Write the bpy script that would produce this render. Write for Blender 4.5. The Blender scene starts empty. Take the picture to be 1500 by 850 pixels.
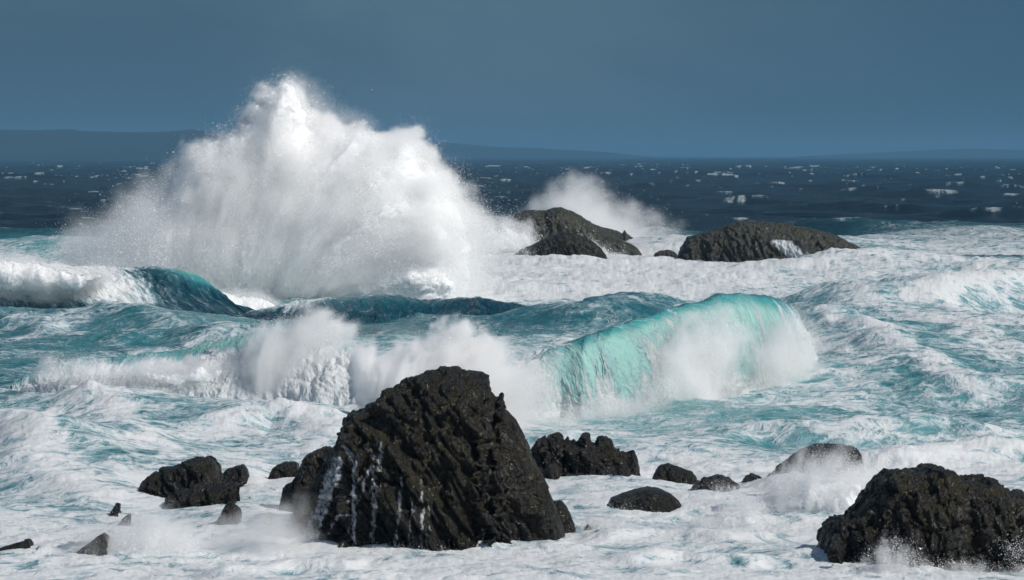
import bpy, math
import numpy as np

# ------------------------------------------------------------------ set-up
rng = np.random.default_rng(11)
f32 = np.float32
FPX, CAM_H, HOR, CXP = 4167.0, 12.0, 228.0, 750.0   # lens and camera height (photo is 1500 px wide)

def X(px, d): return (np.asarray(px, float) - CXP) / FPX * d
def Z(py, d): return CAM_H - (np.asarray(py, float) - HOR) / FPX * d
def D0(py): return CAM_H * FPX / (py - HOR)

sc = bpy.context.scene
col = sc.collection
SUN_AZ, SUN_EL = math.radians(-30), math.radians(43)   # azimuth measured from +x (right), towards camera negative
SUN = np.array([math.cos(SUN_EL) * math.cos(SUN_AZ), math.cos(SUN_EL) * math.sin(SUN_AZ), math.sin(SUN_EL)])

# ------------------------------------------------------------------ noise
_perm = rng.permutation(256).astype(np.int32)
_g = rng.normal(size=(256, 3)); _g = (_g / np.linalg.norm(_g, axis=1)[:, None]).astype(f32)

def _perlin(x, y, z):
    xf, yf, zf = np.floor(x), np.floor(y), np.floor(z)
    xi, yi, zi = xf.astype(np.int32), yf.astype(np.int32), zf.astype(np.int32)
    x = x - xf; y = y - yf; z = z - zf
    u = x * x * x * (x * (x * 6 - 15) + 10); v = y * y * y * (y * (y * 6 - 15) + 10); w = z * z * z * (z * (z * 6 - 15) + 10)
    out = None
    a0 = _perm[xi & 255]; a1 = _perm[(xi + 1) & 255]
    res = []
    for ax, dx in ((a0, x), (a1, x - 1)):
        b0 = _perm[(ax + yi) & 255]; b1 = _perm[(ax + yi + 1) & 255]
        for bx, dy in ((b0, y), (b1, y - 1)):
            for k, dz in ((0, z), (1, z - 1)):
                g = _g[_perm[(bx + zi + k) & 255]]
                res.append(g[:, 0] * dx + g[:, 1] * dy + g[:, 2] * dz)
    l = lambda a, b, t: a + (b - a) * t
    c00 = l(res[0], res[1], w); c01 = l(res[2], res[3], w); c10 = l(res[4], res[5], w); c11 = l(res[6], res[7], w)
    return l(l(c00, c01, v), l(c10, c11, v), u) * 1.5

def perlin(x, y, z=0.0):
    x, y, z = np.broadcast_arrays(np.asarray(x, f32), np.asarray(y, f32), np.asarray(z, f32))
    sh = x.shape; x = x.ravel(); y = y.ravel(); z = z.ravel()
    out = np.empty(x.size, f32); C = 1 << 16
    for i in range(0, x.size, C):
        out[i:i + C] = _perlin(x[i:i + C], y[i:i + C], z[i:i + C])
    return out.reshape(sh)

def fbm(x, y, z=0.0, o=4, gain=0.5, ridge=False, bill=False):
    a, s, t, f = 1.0, 0.0, 0.0, 1.0
    for k in range(o):
        n = perlin(x * f + 17.3 * k, y * f - 9.1 * k, z * f + 4.7 * k)
        if ridge: n = 1 - 2 * np.abs(n)
        if bill: n = 2 * np.abs(n) - .5
        s = s + a * n; t += a; a *= gain; f *= 2.03
    return s / t

def sst(a, b, x):
    t = np.clip((x - a) / (b - a), 0, 1); return t * t * (3 - 2 * t)

def cell(x, y, z, jit=0.9):
    """nearest-feature distance and random value of a 3-D cellular pattern"""
    xf, yf, zf = np.floor(x), np.floor(y), np.floor(z)
    best = np.full(x.shape, 9., f32); val = np.zeros(x.shape, f32); sec = np.full(x.shape, 9., f32)
    for i in (-1, 0, 1):
        for j in (-1, 0, 1):
            for k in (-1, 0, 1):
                ci, cj, ck = xf + i, yf + j, zf + k
                h = _perm[(_perm[(_perm[ci.astype(np.int32) & 255] + cj.astype(np.int32)) & 255] + ck.astype(np.int32)) & 255]
                g = _g[h] * 0.5 * jit
                dd = (ci + .5 + g[:, 0] - x) ** 2 + (cj + .5 + g[:, 1] - y) ** 2 + (ck + .5 + g[:, 2] - z) ** 2
                m = dd < best
                sec = np.where(m, best, np.minimum(sec, dd))
                val = np.where(m, h / 255., val); best = np.where(m, dd, best)
    return np.sqrt(best), np.sqrt(sec), val.astype(f32)

# ------------------------------------------------------------------ mesh helpers
def mk(name, V, Q, mat, parent=None, attrs=None, smooth=True, normals=None):
    V = np.ascontiguousarray(V, f32); Q = np.ascontiguousarray(Q, np.int32)
    k = Q.shape[1]; n = len(Q)
    me = bpy.data.meshes.new(name)
    me.vertices.add(len(V)); me.vertices.foreach_set('co', V.ravel())
    me.loops.add(n * k); me.loops.foreach_set('vertex_index', Q.ravel())
    me.polygons.add(n); me.polygons.foreach_set('loop_start', np.arange(0, n * k, k, dtype=np.int32))
    me.update(calc_edges=True)
    me.polygons.foreach_set('use_smooth', np.full(n, smooth, bool))
    for an, av in (attrs or {}).items():
        av = np.ascontiguousarray(av, f32)
        if av.ndim == 2:
            a = me.attributes.new(an, 'FLOAT_VECTOR', 'POINT'); a.data.foreach_set('vector', av.ravel())
        else:
            a = me.attributes.new(an, 'FLOAT', 'POINT'); a.data.foreach_set('value', av)
    if normals is not None:
        me.normals_split_custom_set_from_vertices(np.ascontiguousarray(normals, f32))
    me.materials.append(mat)
    o = bpy.data.objects.new(name, me); col.objects.link(o)
    if parent is not None: o.parent = parent
    return o

def grid_q(nr, nc, wrap=False):
    i = np.arange(nr * nc).reshape(nr, nc)
    q = np.stack([i[:-1, :-1], i[:-1, 1:], i[1:, 1:], i[1:, :-1]], -1).reshape(-1, 4)
    return q

def grid_n(P):
    du = np.gradient(P, axis=1); dv = np.gradient(P, axis=0)
    n = np.cross(du, dv); return n / (np.linalg.norm(n, axis=-1, keepdims=True) + 1e-9)

def tag(o, label, cat, group=None, kind=None):
    if label: o['label'] = label
    if cat: o['category'] = cat
    if group: o['group'] = group
    if kind: o['kind'] = kind
    return o

# ------------------------------------------------------------------ node helpers
class NT:
    def __init__(s, nt): s.t = nt
    def n(s, kind, props=None, **ins):
        nd = s.t.nodes.new(kind)
        for k, v in (props or {}).items(): setattr(nd, k, v)
        for k, v in ins.items():
            key = int(k[1:]) if k[0] == 'i' and k[1:].isdigit() else k.replace('_', ' ')
            sk = nd.inputs[key]
            if isinstance(v, bpy.types.NodeSocket): s.t.links.new(v, sk)
            else: sk.default_value = v
        return nd
    def math(s, op, a, b=0.0, c=None, clamp=False):
        kw = dict(i0=a, i1=b)
        if c is not None: kw['i2'] = c
        return s.n('ShaderNodeMath', dict(operation=op, use_clamp=clamp), **kw).outputs[0]
    def ramp(s, v, a, b, lo=0.0, hi=1.0):
        return s.n('ShaderNodeMapRange', dict(interpolation_type='SMOOTHSTEP'), i0=v, i1=a, i2=b, i3=lo, i4=hi).outputs[0]
    def mix(s, f, a, b):
        nd = s.t.nodes.new('ShaderNodeMix'); nd.data_type = 'RGBA'
        for key, v in ((0, f), (6, a), (7, b)):
            sk = nd.inputs[key]
            if isinstance(v, bpy.types.NodeSocket): s.t.links.new(v, sk)
            elif key == 0: sk.default_value = v
            else: sk.default_value = (*v, 1)
        return nd.outputs[2]
    def attr(s, name, vec=False):
        nd = s.n('ShaderNodeAttribute', dict(attribute_name=name)); return nd.outputs['Vector' if vec else 'Fac']
    def noise(s, vec, scale, detail=4.0, rough=0.55, dist=0.0):
        return s.n('ShaderNodeTexNoise', None, Vector=vec, Scale=scale, Detail=detail, Roughness=rough, Distortion=dist).outputs['Fac']
    def vmul(s, v, xyz):
        return s.n('ShaderNodeVectorMath', dict(operation='MULTIPLY'), i0=v, i1=xyz).outputs[0]
    def vadd(s, v, w):
        return s.n('ShaderNodeVectorMath', dict(operation='ADD'), i0=v, i1=w).outputs[0]

def new_mat(name):
    m = bpy.data.materials.new(name); m.use_nodes = True
    m.node_tree.nodes.clear()
    return m, NT(m.node_tree)

# ------------------------------------------------------------------ materials
def water_material():
    m, t = new_mat('sea_water')
    foam = t.attr('foam'); aer = t.attr('aer'); flow = t.attr('flow', True)
    # lacy foam pattern at several sizes, all fixed to the water
    warp = t.n('ShaderNodeTexNoise', None, Vector=flow, Scale=0.30, Detail=3.0, Roughness=0.6).outputs['Color']
    wv = t.n('ShaderNodeVectorMath', dict(operation='MULTIPLY_ADD'), i0=warp, i1=(3.0, 3.0, 3.0), i2=flow).outputs[0]
    n1 = t.noise(wv, 0.38, 8.0, 0.58)
    n2 = t.noise(t.vmul(wv, (0.45, 1.0, 1.0)), 1.7, 6.0, 0.65)
    r1 = t.math('ABSOLUTE', t.math('SUBTRACT', t.noise(wv, 0.75, 5.0, 0.62), 0.5))
    r2 = t.math('ABSOLUTE', t.math('SUBTRACT', t.noise(wv, 2.3, 4.0, 0.6), 0.5))
    lace = t.math('SUBTRACT', 0.16, t.math('ADD', t.math('MULTIPLY', r1, 1.5), t.math('MULTIPLY', r2, 0.6)))   # bright winding threads
    s = t.math('ADD', t.math('MULTIPLY', n1, 0.6), t.math('MULTIPLY', n2, 0.4))
    s = t.math('ADD', s, lace)
    thr = t.math('SUBTRACT', 0.86, t.math('MULTIPLY', foam, 0.62))
    d = t.math('SUBTRACT', s, thr)
    fm = t.math('MULTIPLY', t.ramp(d, -0.06, 0.24), t.ramp(foam, 0.02, 0.12))
    thin = t.math('MULTIPLY', t.ramp(d, -0.30, 0.10), t.ramp(foam, 0.05, 0.7))
    # body colour: deep navy to aerated turquoise
    c = t.mix(t.ramp(aer, 0.0, 0.40), (0.0012, 0.015, 0.036), (0.010, 0.095, 0.125))
    c = t.mix(t.ramp(aer, 0.35, 0.75), c, (0.065, 0.33, 0.335))
    c = t.mix(t.ramp(aer, 0.72, 1.02), c, (0.44, 0.76, 0.70))
    c = t.mix(t.math('MULTIPLY', thin, 0.85), c, (0.33, 0.49, 0.535))     # bubbles just under the surface
    fc = t.mix(t.noise(flow, 0.8, 4.0), (0.57, 0.61, 0.64), (0.74, 0.735, 0.72))
    c = t.mix(fm, c, fc)
    rough = t.math('ADD', t.math('MULTIPLY', fm, 0.5), 0.20)
    pos = t.n('ShaderNodeNewGeometry').outputs['Position']
    dist = t.n('ShaderNodeSeparateXYZ', None, i0=pos).outputs[1]
    chop = t.noise(t.vmul(wv, (0.6, 1, 1)), 2.2, 7.0, 0.62)
    bh = t.math('ADD', t.math('MULTIPLY', chop, 0.38), t.math('MULTIPLY', t.math('ADD', fm, thin), 0.10))
    bump = t.n('ShaderNodeBump', None, Strength=t.math('SUBTRACT', 1.0, t.math('MULTIPLY', fm, 0.5)), Distance=0.55, Height=bh).outputs[0]
    wind = t.noise(t.vmul(pos, (0.5, 1, 1)), 0.16, 8.0, 0.68)            # wind waves, for the open sea
    bump2 = t.n('ShaderNodeBump', None, Strength=t.ramp(dist, 250.0, 500.0), Distance=9.0, Height=wind, Normal=bump).outputs[0]
    b = t.n('ShaderNodeBsdfPrincipled', None, Base_Color=c, Roughness=rough, Normal=bump2, IOR=1.33)
    b.inputs['Specular IOR Level'].default_value = 0.35
    tr = t.n('ShaderNodeBsdfTranslucent', None, Color=c).outputs[0]
    mx = t.n('ShaderNodeMixShader', None, i0=t.math('MULTIPLY', t.ramp(aer, 0.55, 1.0), 0.30), i1=b.outputs[0], i2=tr).outputs[0]
    t.n('ShaderNodeOutputMaterial', None, Surface=mx)
    return m

def spray_material():
    m, t = new_mat('sea_spray')
    d = t.n('ShaderNodeBsdfDiffuse', None, Color=(0.93, 0.935, 0.94, 1)).outputs[0]
    tr = t.n('ShaderNodeBsdfTranslucent', None, Color=(0.93, 0.935, 0.94, 1)).outputs[0]
    t.n('ShaderNodeOutputMaterial', None, Surface=t.n('ShaderNodeMixShader', None, i0=0.3, i1=d, i2=tr).outputs[0])
    return m

def rock_material(name, moss, dark, pale, z0, z1, spec=.5):
    m, t = new_mat(name)
    pos = t.n('ShaderNodeNewGeometry').outputs['Position']
    z = t.n('ShaderNodeSeparateXYZ', None, i0=pos).outputs[2]
    n1 = t.noise(pos, 0.9, 8.0, 0.65, 0.4); n2 = t.noise(t.vmul(pos, (1, 1, 0.35)), 4.5, 6.0, 0.65)
    up = t.ramp(t.math('ADD', z, t.math('MULTIPLY', n1, (z1 - z0) * .8)), z0, z1)
    c = t.mix(t.ramp(n2, 0.35, 0.7), dark, pale)
    mz = t.math('MULTIPLY', up, t.ramp(t.math('ADD', t.math('MULTIPLY', n1, .6), t.math('MULTIPLY', n2, .4)), 0.42, 0.62))
    c = t.mix(mz, c, moss)
    crag = t.attr('crag')
    c = t.mix(t.math('MULTIPLY', t.ramp(t.math('ADD', crag, t.math('MULTIPLY', n2, .5)), .55, .95), .85), c, pale)
    wet = t.attr('wash')
    sn = t.math('ADD', t.math('MULTIPLY', t.noise(t.vmul(pos, (1, 1, .22)), 7.0, 6.0, 0.7), .65), t.math('MULTIPLY', t.noise(pos, 1.3, 3.0), .35))
    fm = t.ramp(t.math('SUBTRACT', t.math('ADD', sn, wet), 1.0), -0.03, 0.16)
    c = t.mix(t.math('MULTIPLY', fm, .9), c, (0.70, 0.74, 0.78))
    v = t.n('ShaderNodeTexVoronoi', dict(feature='DISTANCE_TO_EDGE'), Vector=t.vadd(t.vmul(pos, (1, 1, .45)), t.n('ShaderNodeTexNoise', None, Vector=pos, Scale=1.5, Detail=3.0).outputs['Color']), Scale=2.2).outputs[0]
    bh = t.math('ADD', t.math('MULTIPLY', t.noise(t.vmul(pos, (1, 1, .4)), 2.6, 9.0, 0.68), 1.0), t.math('MULTIPLY', t.ramp(v, 0.0, 0.12), 0.12))
    bump = t.n('ShaderNodeBump', None, Strength=0.9, Distance=0.45, Height=bh).outputs[0]
    rough = t.math('SUBTRACT', 0.46, t.math('MULTIPLY', t.ramp(n2, 0.4, 0.65), 0.24))
    b = t.n('ShaderNodeBsdfPrincipled', None, Base_Color=c, Roughness=rough, Normal=bump)
    b.inputs['Specular IOR Level'].default_value = spec
    t.n('ShaderNodeOutputMaterial', None, Surface=b.outputs[0])
    return m

SSS = 0.6
M_WATER = water_material()
M_SPRAY = spray_material()
m, t = new_mat('white_foam')
pf = t.n('ShaderNodeNewGeometry').outputs['Position']
bf = t.n('ShaderNodeBump', None, Strength=.2, Distance=0.4, Height=t.noise(pf, 1.3, 7.0, 0.6)).outputs[0]
b = t.n('ShaderNodeBsdfPrincipled', dict(subsurface_method='BURLEY'), Base_Color=(0.87, 0.875, 0.88, 1), Roughness=0.9, Normal=bf)
b.inputs['Subsurface Weight'].default_value = SSS; b.inputs['Subsurface Radius'].default_value = (1, 1, 1); b.inputs['Subsurface Scale'].default_value = .25
b.inputs['Specular IOR Level'].default_value = 0.0
t.n('ShaderNodeOutputMaterial', None, Surface=b.outputs[0]); M_FOAM = m
M_ROCK = rock_material('wet_rock', (0.036, 0.029, 0.008), (0.0013, 0.0014, 0.0016), (0.012, 0.0100, 0.006), 0.8, 5.0)
M_ISLE = rock_material('weathered_rock', (0.055, 0.062, 0.022), (0.018, 0.019, 0.018), (0.05, 0.05, 0.044), 0.5, 5.5)
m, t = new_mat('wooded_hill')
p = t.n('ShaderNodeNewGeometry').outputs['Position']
b = t.n('ShaderNodeBsdfPrincipled', None, Base_Color=t.mix(t.ramp(t.noise(p, 0.004, 6.0), .35, .65), (0.004, 0.013, 0.012), (0.010, 0.022, 0.018)), Roughness=0.9)  # forest greens, with the cloud bank's shadow darkened into the colour
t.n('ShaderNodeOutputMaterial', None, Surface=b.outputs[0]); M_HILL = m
m, t = new_mat('mist')
pv = t.n('ShaderNodeVolumePrincipled', None, Density=1.0); pv.inputs['Color'].default_value = (.997, .997, .997, 1); pv.inputs['Anisotropy'].default_value = 0.0
t.n('ShaderNodeOutputMaterial', None, Volume=pv.outputs[0]); M_MIST = m

# ------------------------------------------------------------------ wind sea by FFT
def ocean(N, L, V, wdir, std, seed, cut=0.0, chop=1.0):
    r = np.random.default_rng(seed)
    k1 = np.fft.fftfreq(N, L / N) * 2 * np.pi
    kx, ky = np.meshgrid(k1, k1); k = np.hypot(kx, ky); k[0, 0] = 1e-6
    Lw = V * V / 9.81
    ca = (kx * wdir[0] + ky * wdir[1]) / k
    P = np.exp(-1 / (k * Lw) ** 2) / k ** 4 * np.where(ca > 0, ca ** 4, 0.05 * ca ** 2) * np.exp(-(k * L / N * 0.9) ** 2)
    P *= 1 - np.exp(-(k / max(cut, 1e-4)) ** 4) if cut > 0 else 1
    P[0, 0] = 0
    hk = (r.normal(size=(N, N)) + 1j * r.normal(size=(N, N))) * np.sqrt(P)
    h = np.fft.ifft2(hk).real; sc_ = std / h.std(); hk *= sc_; h *= sc_
    dx = np.fft.ifft2(-1j * kx / k * hk).real * chop; dy = np.fft.ifft2(-1j * ky / k * hk).real * chop
    jx = np.gradient(dx, L / N, axis=1); jy = np.gradient(dy, L / N, axis=0); jc = np.gradient(dx, L / N, axis=0)
    # displacement convention: point moves by (dx, dy); crests pinch where the determinant drops
    J = (1 + jx) * (1 + jy) - jc ** 2
    return dict(L=L, N=N, h=h.astype(f32), dx=dx.astype(f32), dy=dy.astype(f32), J=J.astype(f32))

def samp(T, key, x, y):
    A = T[key]; N = T['N']; u = x / T['L'] * N; v = y / T['L'] * N
    ui = np.floor(u); vi = np.floor(v); fu = (u - ui).astype(f32); fv = (v - vi).astype(f32)
    ui = ui.astype(np.int64) % N; vi = vi.astype(np.int64) % N; u1 = (ui + 1) % N; v1 = (vi + 1) % N
    return (A[vi, ui] * (1 - fu) + A[vi, u1] * fu) * (1 - fv) + (A[v1, ui] * (1 - fu) + A[v1, u1] * fu) * fv

T1 = ocean(1024, 613.0, 11.0, (-0.30, -0.954), 0.62, 3, chop=-1.0)
T2 = ocean(512, 97.0, 5.5, (-0.45, -0.893), 0.16, 5, chop=-1.0)
# sign check: make crests sharp (J smallest at high water)
for T in (T1, T2):
    if np.corrcoef(T['h'].ravel(), T['J'].ravel())[0, 1] > 0:
        J0 = T['J']; T['dx'] *= -1; T['dy'] *= -1
        jx = np.gradient(T['dx'], T['L'] / T['N'], axis=1); jy = np.gradient(T['dy'], T['L'] / T['N'], axis=0); jc = np.gradient(T['dx'], T['L'] / T['N'], axis=0)
        T['J'] = ((1 + jx) * (1 + jy) - jc ** 2).astype(f32)

# patches of the surf zone: (px, py) where the point at sea level is seen, radii, foam, aeration, weight
PATCH = [
    (60, 368, 150, 12, .55, .75, 1.4), (20, 400, 200, 22, .55, .55, .8),
    (830, 412, 230, 30, .93, .60, 1.6), (1080, 405, 140, 22, .90, .60, 1.3), (700, 385, 90, 40, .95, .6, 1.3), (930, 370, 110, 16, .9, .5, 1.2),
    (1390, 358, 140, 15, .80, .45, 1.4), (1270, 382, 170, 9, .25, .22, 1.6), (1470, 385, 90, 8, .4, .2, 1.2),
    (1400, 415, 150, 20, .74, .62, 1.3), (1240, 405, 90, 12, .8, .5, 1.0),
    (1330, 480, 120, 40, .52, .62, 1.2), (1450, 470, 90, 45, .66, .55, 1.2), (1440, 560, 140, 22, .40, .50, 1.4), (1230, 555, 70, 30, .62, .6, 1.1),
    (130, 490, 190, 36, .38, .43, 1.6), (40, 550, 80, 30, .36, .40, 1.2), (300, 470, 120, 15, .36, .46, 1.3),
    (600, 487, 150, 14, .25, .42, 1.5), (870, 470, 120, 20, .30, .42, 1.4), (660, 462, 120, 12, .12, .2, 1.2),
    (200, 620, 210, 40, .62, .50, 1.4), (80, 690, 130, 35, .68, .50, 1.2), (420, 640, 120, 40, .74, .55, 1.2), (330, 560, 140, 22, .78, .7, 1.1),
    (560, 600, 70, 40, .70, .66, 1.2), (700, 600, 100, 50, .85, .7, 1.0),
    (860, 640, 130, 24, .58, .75, 1.5), (1050, 630, 170, 34, .46, .58, 1.5), (1330, 630, 200, 34, .46, .55, 1.6), (1420, 670, 130, 20, .74, .5, 1.1),
    (300, 790, 400, 60, .82, .45, 1.4), (900, 760, 400, 60, .80, .45, 1.4), (1300, 750, 200, 50, .81, .45, 1.2), (750, 838, 700, 25, .84, .4, 1.2),
]
HUMP = [  # local swells of the surf zone: (px, py, rx, ry, metres)
    (1480, 430, 80, 20, .6), (1130, 389, 130, 9, -.9), (825, 382, 90, 8, -.7), (1400, 352, 160, 8, 1.3), (900, 478, 130, 12, .9),
    (1240, 398, 120, 7, 1.3), (60, 372, 120, 8, 1.0), (180, 480, 150, 8, .6), (985, 700, 60, 14, -.45), (1055, 715, 60, 14, -.4), (260, 718, 110, 22, -.25), (850, 690, 90, 20, -.25), (412, 695, 40, 16, -.45), (1190, 690, 90, 18, -.2), (100, 660, 130, 22, .8), (300, 620, 140, 16, .5),
    (1250, 640, 200, 10, .5), (960, 660, 180, 14, .4), (330, 770, 90, 24, .15), (880, 735, 90, 20, .15), (1160, 735, 60, 24, .3), (620, 860, 300, 12, .2),
]

RIDGE = [  # oblique surges: (px, py) along the crest at sea level, height at both ends, width in metres, foam on it
    ([(1180, 448), (1230, 462), (1290, 480), (1360, 505), (1440, 535), (1540, 560)], 2.3, .5, 5.0, .30),
    ([(1190, 500), (1240, 515), (1310, 545), (1380, 575), (1470, 590)], 1.5, .4, 2.6, .40),
    ([(1330, 472), (1390, 452), (1440, 444), (1500, 440), (1570, 442)], 1.6, 1.6, 4.5, .45),
    ([(1270, 436), (1340, 442), (1400, 470), (1500, 515), (1560, 530)], 1.0, .6, 3.5, .25),
    ([(-60, 640), (0, 648), (30, 670), (70, 700), (130, 730), (200, 748)], 1.3, .3, 2.2, .35),
    ([(80, 590), (160, 612), (200, 650), (240, 668)], .7, .3, 2.0, .25),
    ([(300, 640), (360, 622), (440, 628), (520, 650)], .5, .8, 2.0, .3),
    ([(130, 478), (220, 486), (300, 500), (340, 515)], .8, .6, 3.0, .15),
    ([(-60, 480), (40, 486), (140, 500)], .9, .3, 3.5, .2),
    ([(770, 478), (860, 486), (960, 478), (1040, 462)], .7, 1.4, 4.0, .2),
    ([(1000, 660), (1100, 644), (1230, 650), (1380, 640), (1520, 650)], .35, .5, 2.2, .2),
    ([(800, 668), (880, 650), (960, 645)], .4, .2, 1.6, .2),
    ([(1290, 690), (1380, 676), (1520, 668)], .5, .7, 2.0, .4),
    ([(860, 800), (960, 790), (1060, 800), (1160, 790)], .30, .25, .9, .2), ([(280, 850), (420, 838), (520, 842)], .25, .25, .8, .2), ([(900, 842), (1000, 832), (1130, 842)], .25, .25, .8, .2),
]
def ridges(x, y):
    dz = np.zeros_like(x); df_ = np.zeros_like(x)
    wx = fbm(x / 14, y / 14, 6.1, 4) * 2.2; wy = fbm(x / 14 + 9, y / 14, 2.1, 4) * 3.0
    for pts, h0, h1, wd, fo in RIDGE:
        P = np.array([(X(a, D0(b)), D0(b)) for a, b in pts]); best = np.full(x.shape, 1e9); sd = np.zeros_like(x); tt = np.zeros_like(x); n = len(P) - 1
        m0 = (x > P[:, 0].min() - 9 * wd) & (x < P[:, 0].max() + 9 * wd) & (y > P[:, 1].min() - 9 * wd) & (y < P[:, 1].max() + 9 * wd)
        xs, ys = (x + wx * wd / 4)[m0], (y + wy * wd / 4)[m0]
        b_ = np.full(xs.shape, 1e9); s_ = np.zeros_like(xs); t_ = np.zeros_like(xs)
        for i in range(n):
            e = P[i + 1] - P[i]; t = np.clip(((xs - P[i, 0]) * e[0] + (ys - P[i, 1]) * e[1]) / (e @ e), 0, 1)
            vx, vy = xs - P[i, 0] - t * e[0], ys - P[i, 1] - t * e[1]; d2 = vx * vx + vy * vy; m = d2 < b_
            b_ = np.where(m, d2, b_); s_ = np.where(m, vy, s_); t_ = np.where(m, (i + t) / n, t_)
        d = np.sqrt(b_) / wd; bk = .5 + .5 * np.tanh(s_ / (.5 * wd))      # steep in front of the crest, long behind
        prof = np.exp(-(d / (.62 + .88 * bk)) ** 2) * sst(0, .14, t_) * sst(1.0, .86, t_)
        dz[m0] += (h0 + (h1 - h0) * t_) * prof
        df_[m0] += fo * np.exp(-(d / .4) ** 2) * sst(0, .1, t_) * sst(1., .9, t_)
    return dz, df_

def control(px, py):
    wx = fbm(px / 60, py / 9, 3.1, 4) ; wy = fbm(px / 70 + 31, py / 10, 8.2, 4)
    qx = px + 50 * wx; qy = py + 7 * wy * np.clip((py - 300) / 100, 0, 2)
    fb = np.interp(qy, [228, 338, 356, 400, 470, 560, 640, 690, 850, 1200], [0, 0, .3, .55, .38, .5, .6, .82, .87, .87])
    ab = np.interp(qy, [228, 332, 360, 450, 600, 850, 1200], [0, .02, .3, .45, .55, .45, .45])
    W = np.full(px.shape, .12); Fm = fb * .12; A = ab * .12
    for cx, cy, rx, ry, fo, ae, w in PATCH:
        g = w * np.exp(-((((qx - cx) / rx) ** 2 + ((qy - cy) / ry) ** 2)) ** 1.2)
        W += g; Fm += g * fo; A += g * ae
    Fm = Fm / W
    return np.where(py < 335, Fm, .93 * np.clip(Fm, 0, 1) ** 1.6), A / W

def sea_height(px, py, x, y, full=True):
    near = np.interp(y, [60, 108, 132, 200, 330, 420, 2500, 6000], [.16, .2, .5, .7, .8, 1.25, 1.25, .5])
    near = near * 1.0
    z = samp(T1, 'h', x, y) * near + samp(T2, 'h', x, y) * np.interp(y, [60, 300, 2000, 5000], [.55, .9, 1, .0])
    for cx, cy, rx, ry, a in HUMP:
        z = z + a * np.exp(-((px - cx) / rx) ** 2 - ((py - cy) / ry) ** 2)
    return z, near

py = np.concatenate([[229.45, 229.6, 229.8], np.arange(230.0, 262, .32), np.arange(262, 862, .8), np.arange(862, 1250, 5.)])
pxs = np.concatenate([np.linspace(-4200, -520, 40)[:-1], np.arange(-520, 2020, 1.35), np.linspace(2020, 5700, 40)[1:]])
PX, PY = np.meshgrid(pxs, py)
Y = D0(PY); XX = (PX - CXP) / FPX * Y
nr, nc = PX.shape
px_, py_, x_, y_ = PX.ravel(), PY.ravel(), XX.ravel(), Y.ravel()
fo, ae = control(px_, py_)
zz, near = sea_height(px_, py_, x_, y_)
# the larger whitecaps of the open sea, each on its own crest
CAPS = [(14, 254, 9), (145, 263, 15), (75, 276, 20), (116, 276, 14), (214, 261, 19), (113, 315, 28), (52, 319, 14), (28, 334, 13), (150, 298, 20), (722, 244, 16), (742, 266, 12), (708, 275, 16), (728, 295, 17), (857, 248, 9), (958, 250, 7), (1003, 246, 9),
        (1040, 262, 14), (1068, 301, 11), (1087, 300, 8), (1167, 247, 15), (1140, 269, 20), (1275, 249, 10), (1238, 262, 13), (1262, 270, 13), (1420, 245, 16), (1385, 263, 9), (1370, 288, 20), (1396, 287, 14), (1287, 318, 17), (1327, 320, 15), (1387, 313, 20), (1447, 318, 19), (1480, 289, 15), (1253, 327, 16), (1120, 319, 14), (1240, 282, 18), (1465, 260, 10), (1320, 300, 16), (60, 244, 8), (240, 246, 9)]
cn = fbm(x_ / 5, y_ / 14, 2.9, 5, .66)
crest = sst(.2, .75, samp(T1, 'h', x_, y_))
for cx, cy, wd in CAPS:
    m_ = (np.abs(px_ - cx) < wd * 2) & (np.abs(py_ - cy) < 12)
    hy = 1.6 + wd * .03 * np.clip((cy - 228) / 40, .3, 1.2)
    g_ = np.exp(-np.abs((px_[m_] - cx) / wd) ** 3) * np.exp(-((py_[m_] - cy - .10 * (px_[m_] - cx) * (1 if cx < 700 else -1) + 2.2 * cn[m_]) / hy) ** 2)
    fo[m_] = np.maximum(fo[m_], np.clip(g_ * crest[m_] * (.8 + 2.0 * cn[m_]), 0, .95)); zz[m_] += .15 * g_
rz, rf = ridges(x_, y_); zz = zz + rz; fo = np.clip(fo + rf, 0, 1)
far = sst(150, 330, y_)
dx = samp(T1, 'dx', x_, y_) * near + samp(T2, 'dx', x_, y_) * .8
dy = samp(T1, 'dy', x_, y_) * near + samp(T2, 'dy', x_, y_) * .8
# wind rows of foam: drawn-out threads that follow the slope of the water
ang = np.radians(np.interp(px_, [0, 500, 900, 1250, 1500], [24, 10, -8, -30, -36])) * sst(700, 600, py_) * sst(390, 440, py_)
ca, sa = np.cos(ang), np.sin(ang)
wq = fbm(x_ / 9, y_ / 22, 7.7, 4, .55) * 3.0
u_, v_ = x_ * ca + y_ * sa * .25, -x_ * sa + y_ * ca * .25 + wq
row = fbm(u_ / 12, v_ / 1.3, 3.0, 5, .6, ridge=True)
swirl = fbm(x_ / 3.2 + 2.2 * fbm(x_ / 8, y_ / 9, 1.1, 3), y_ / 3.6 + 2.2 * fbm(x_ / 8 + 20, y_ / 9, 5.1, 3), 2.0, 4, .55, ridge=True)
row2 = fbm(u_ / 26 + 5, v_ / 3.0, 8.0, 4, .6)
mid = sst(440, 330, y_) * (.75 + .25 * sst(95, 112, y_))
fo = fo + mid * (.22 * row + .36 * row2 + .16 * swirl) * (1 - .3 * sst(.75, .95, fo))
ae = ae + mid * (.22 * fbm(u_ / 17, v_ / 2.4, 1.0, 4, .6))
# steep confused sea between the breakers
chp = fbm(x_ / 11 + 3, y_ / 9, 4.4, 5, .52, ridge=True) + .6 * fbm(u_ / 7, v_ / 1.6, 2.4, 4, .5, ridge=True)
zz = zz + sst(112, 130, y_) * sst(420, 300, y_) * .40 * chp
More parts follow.
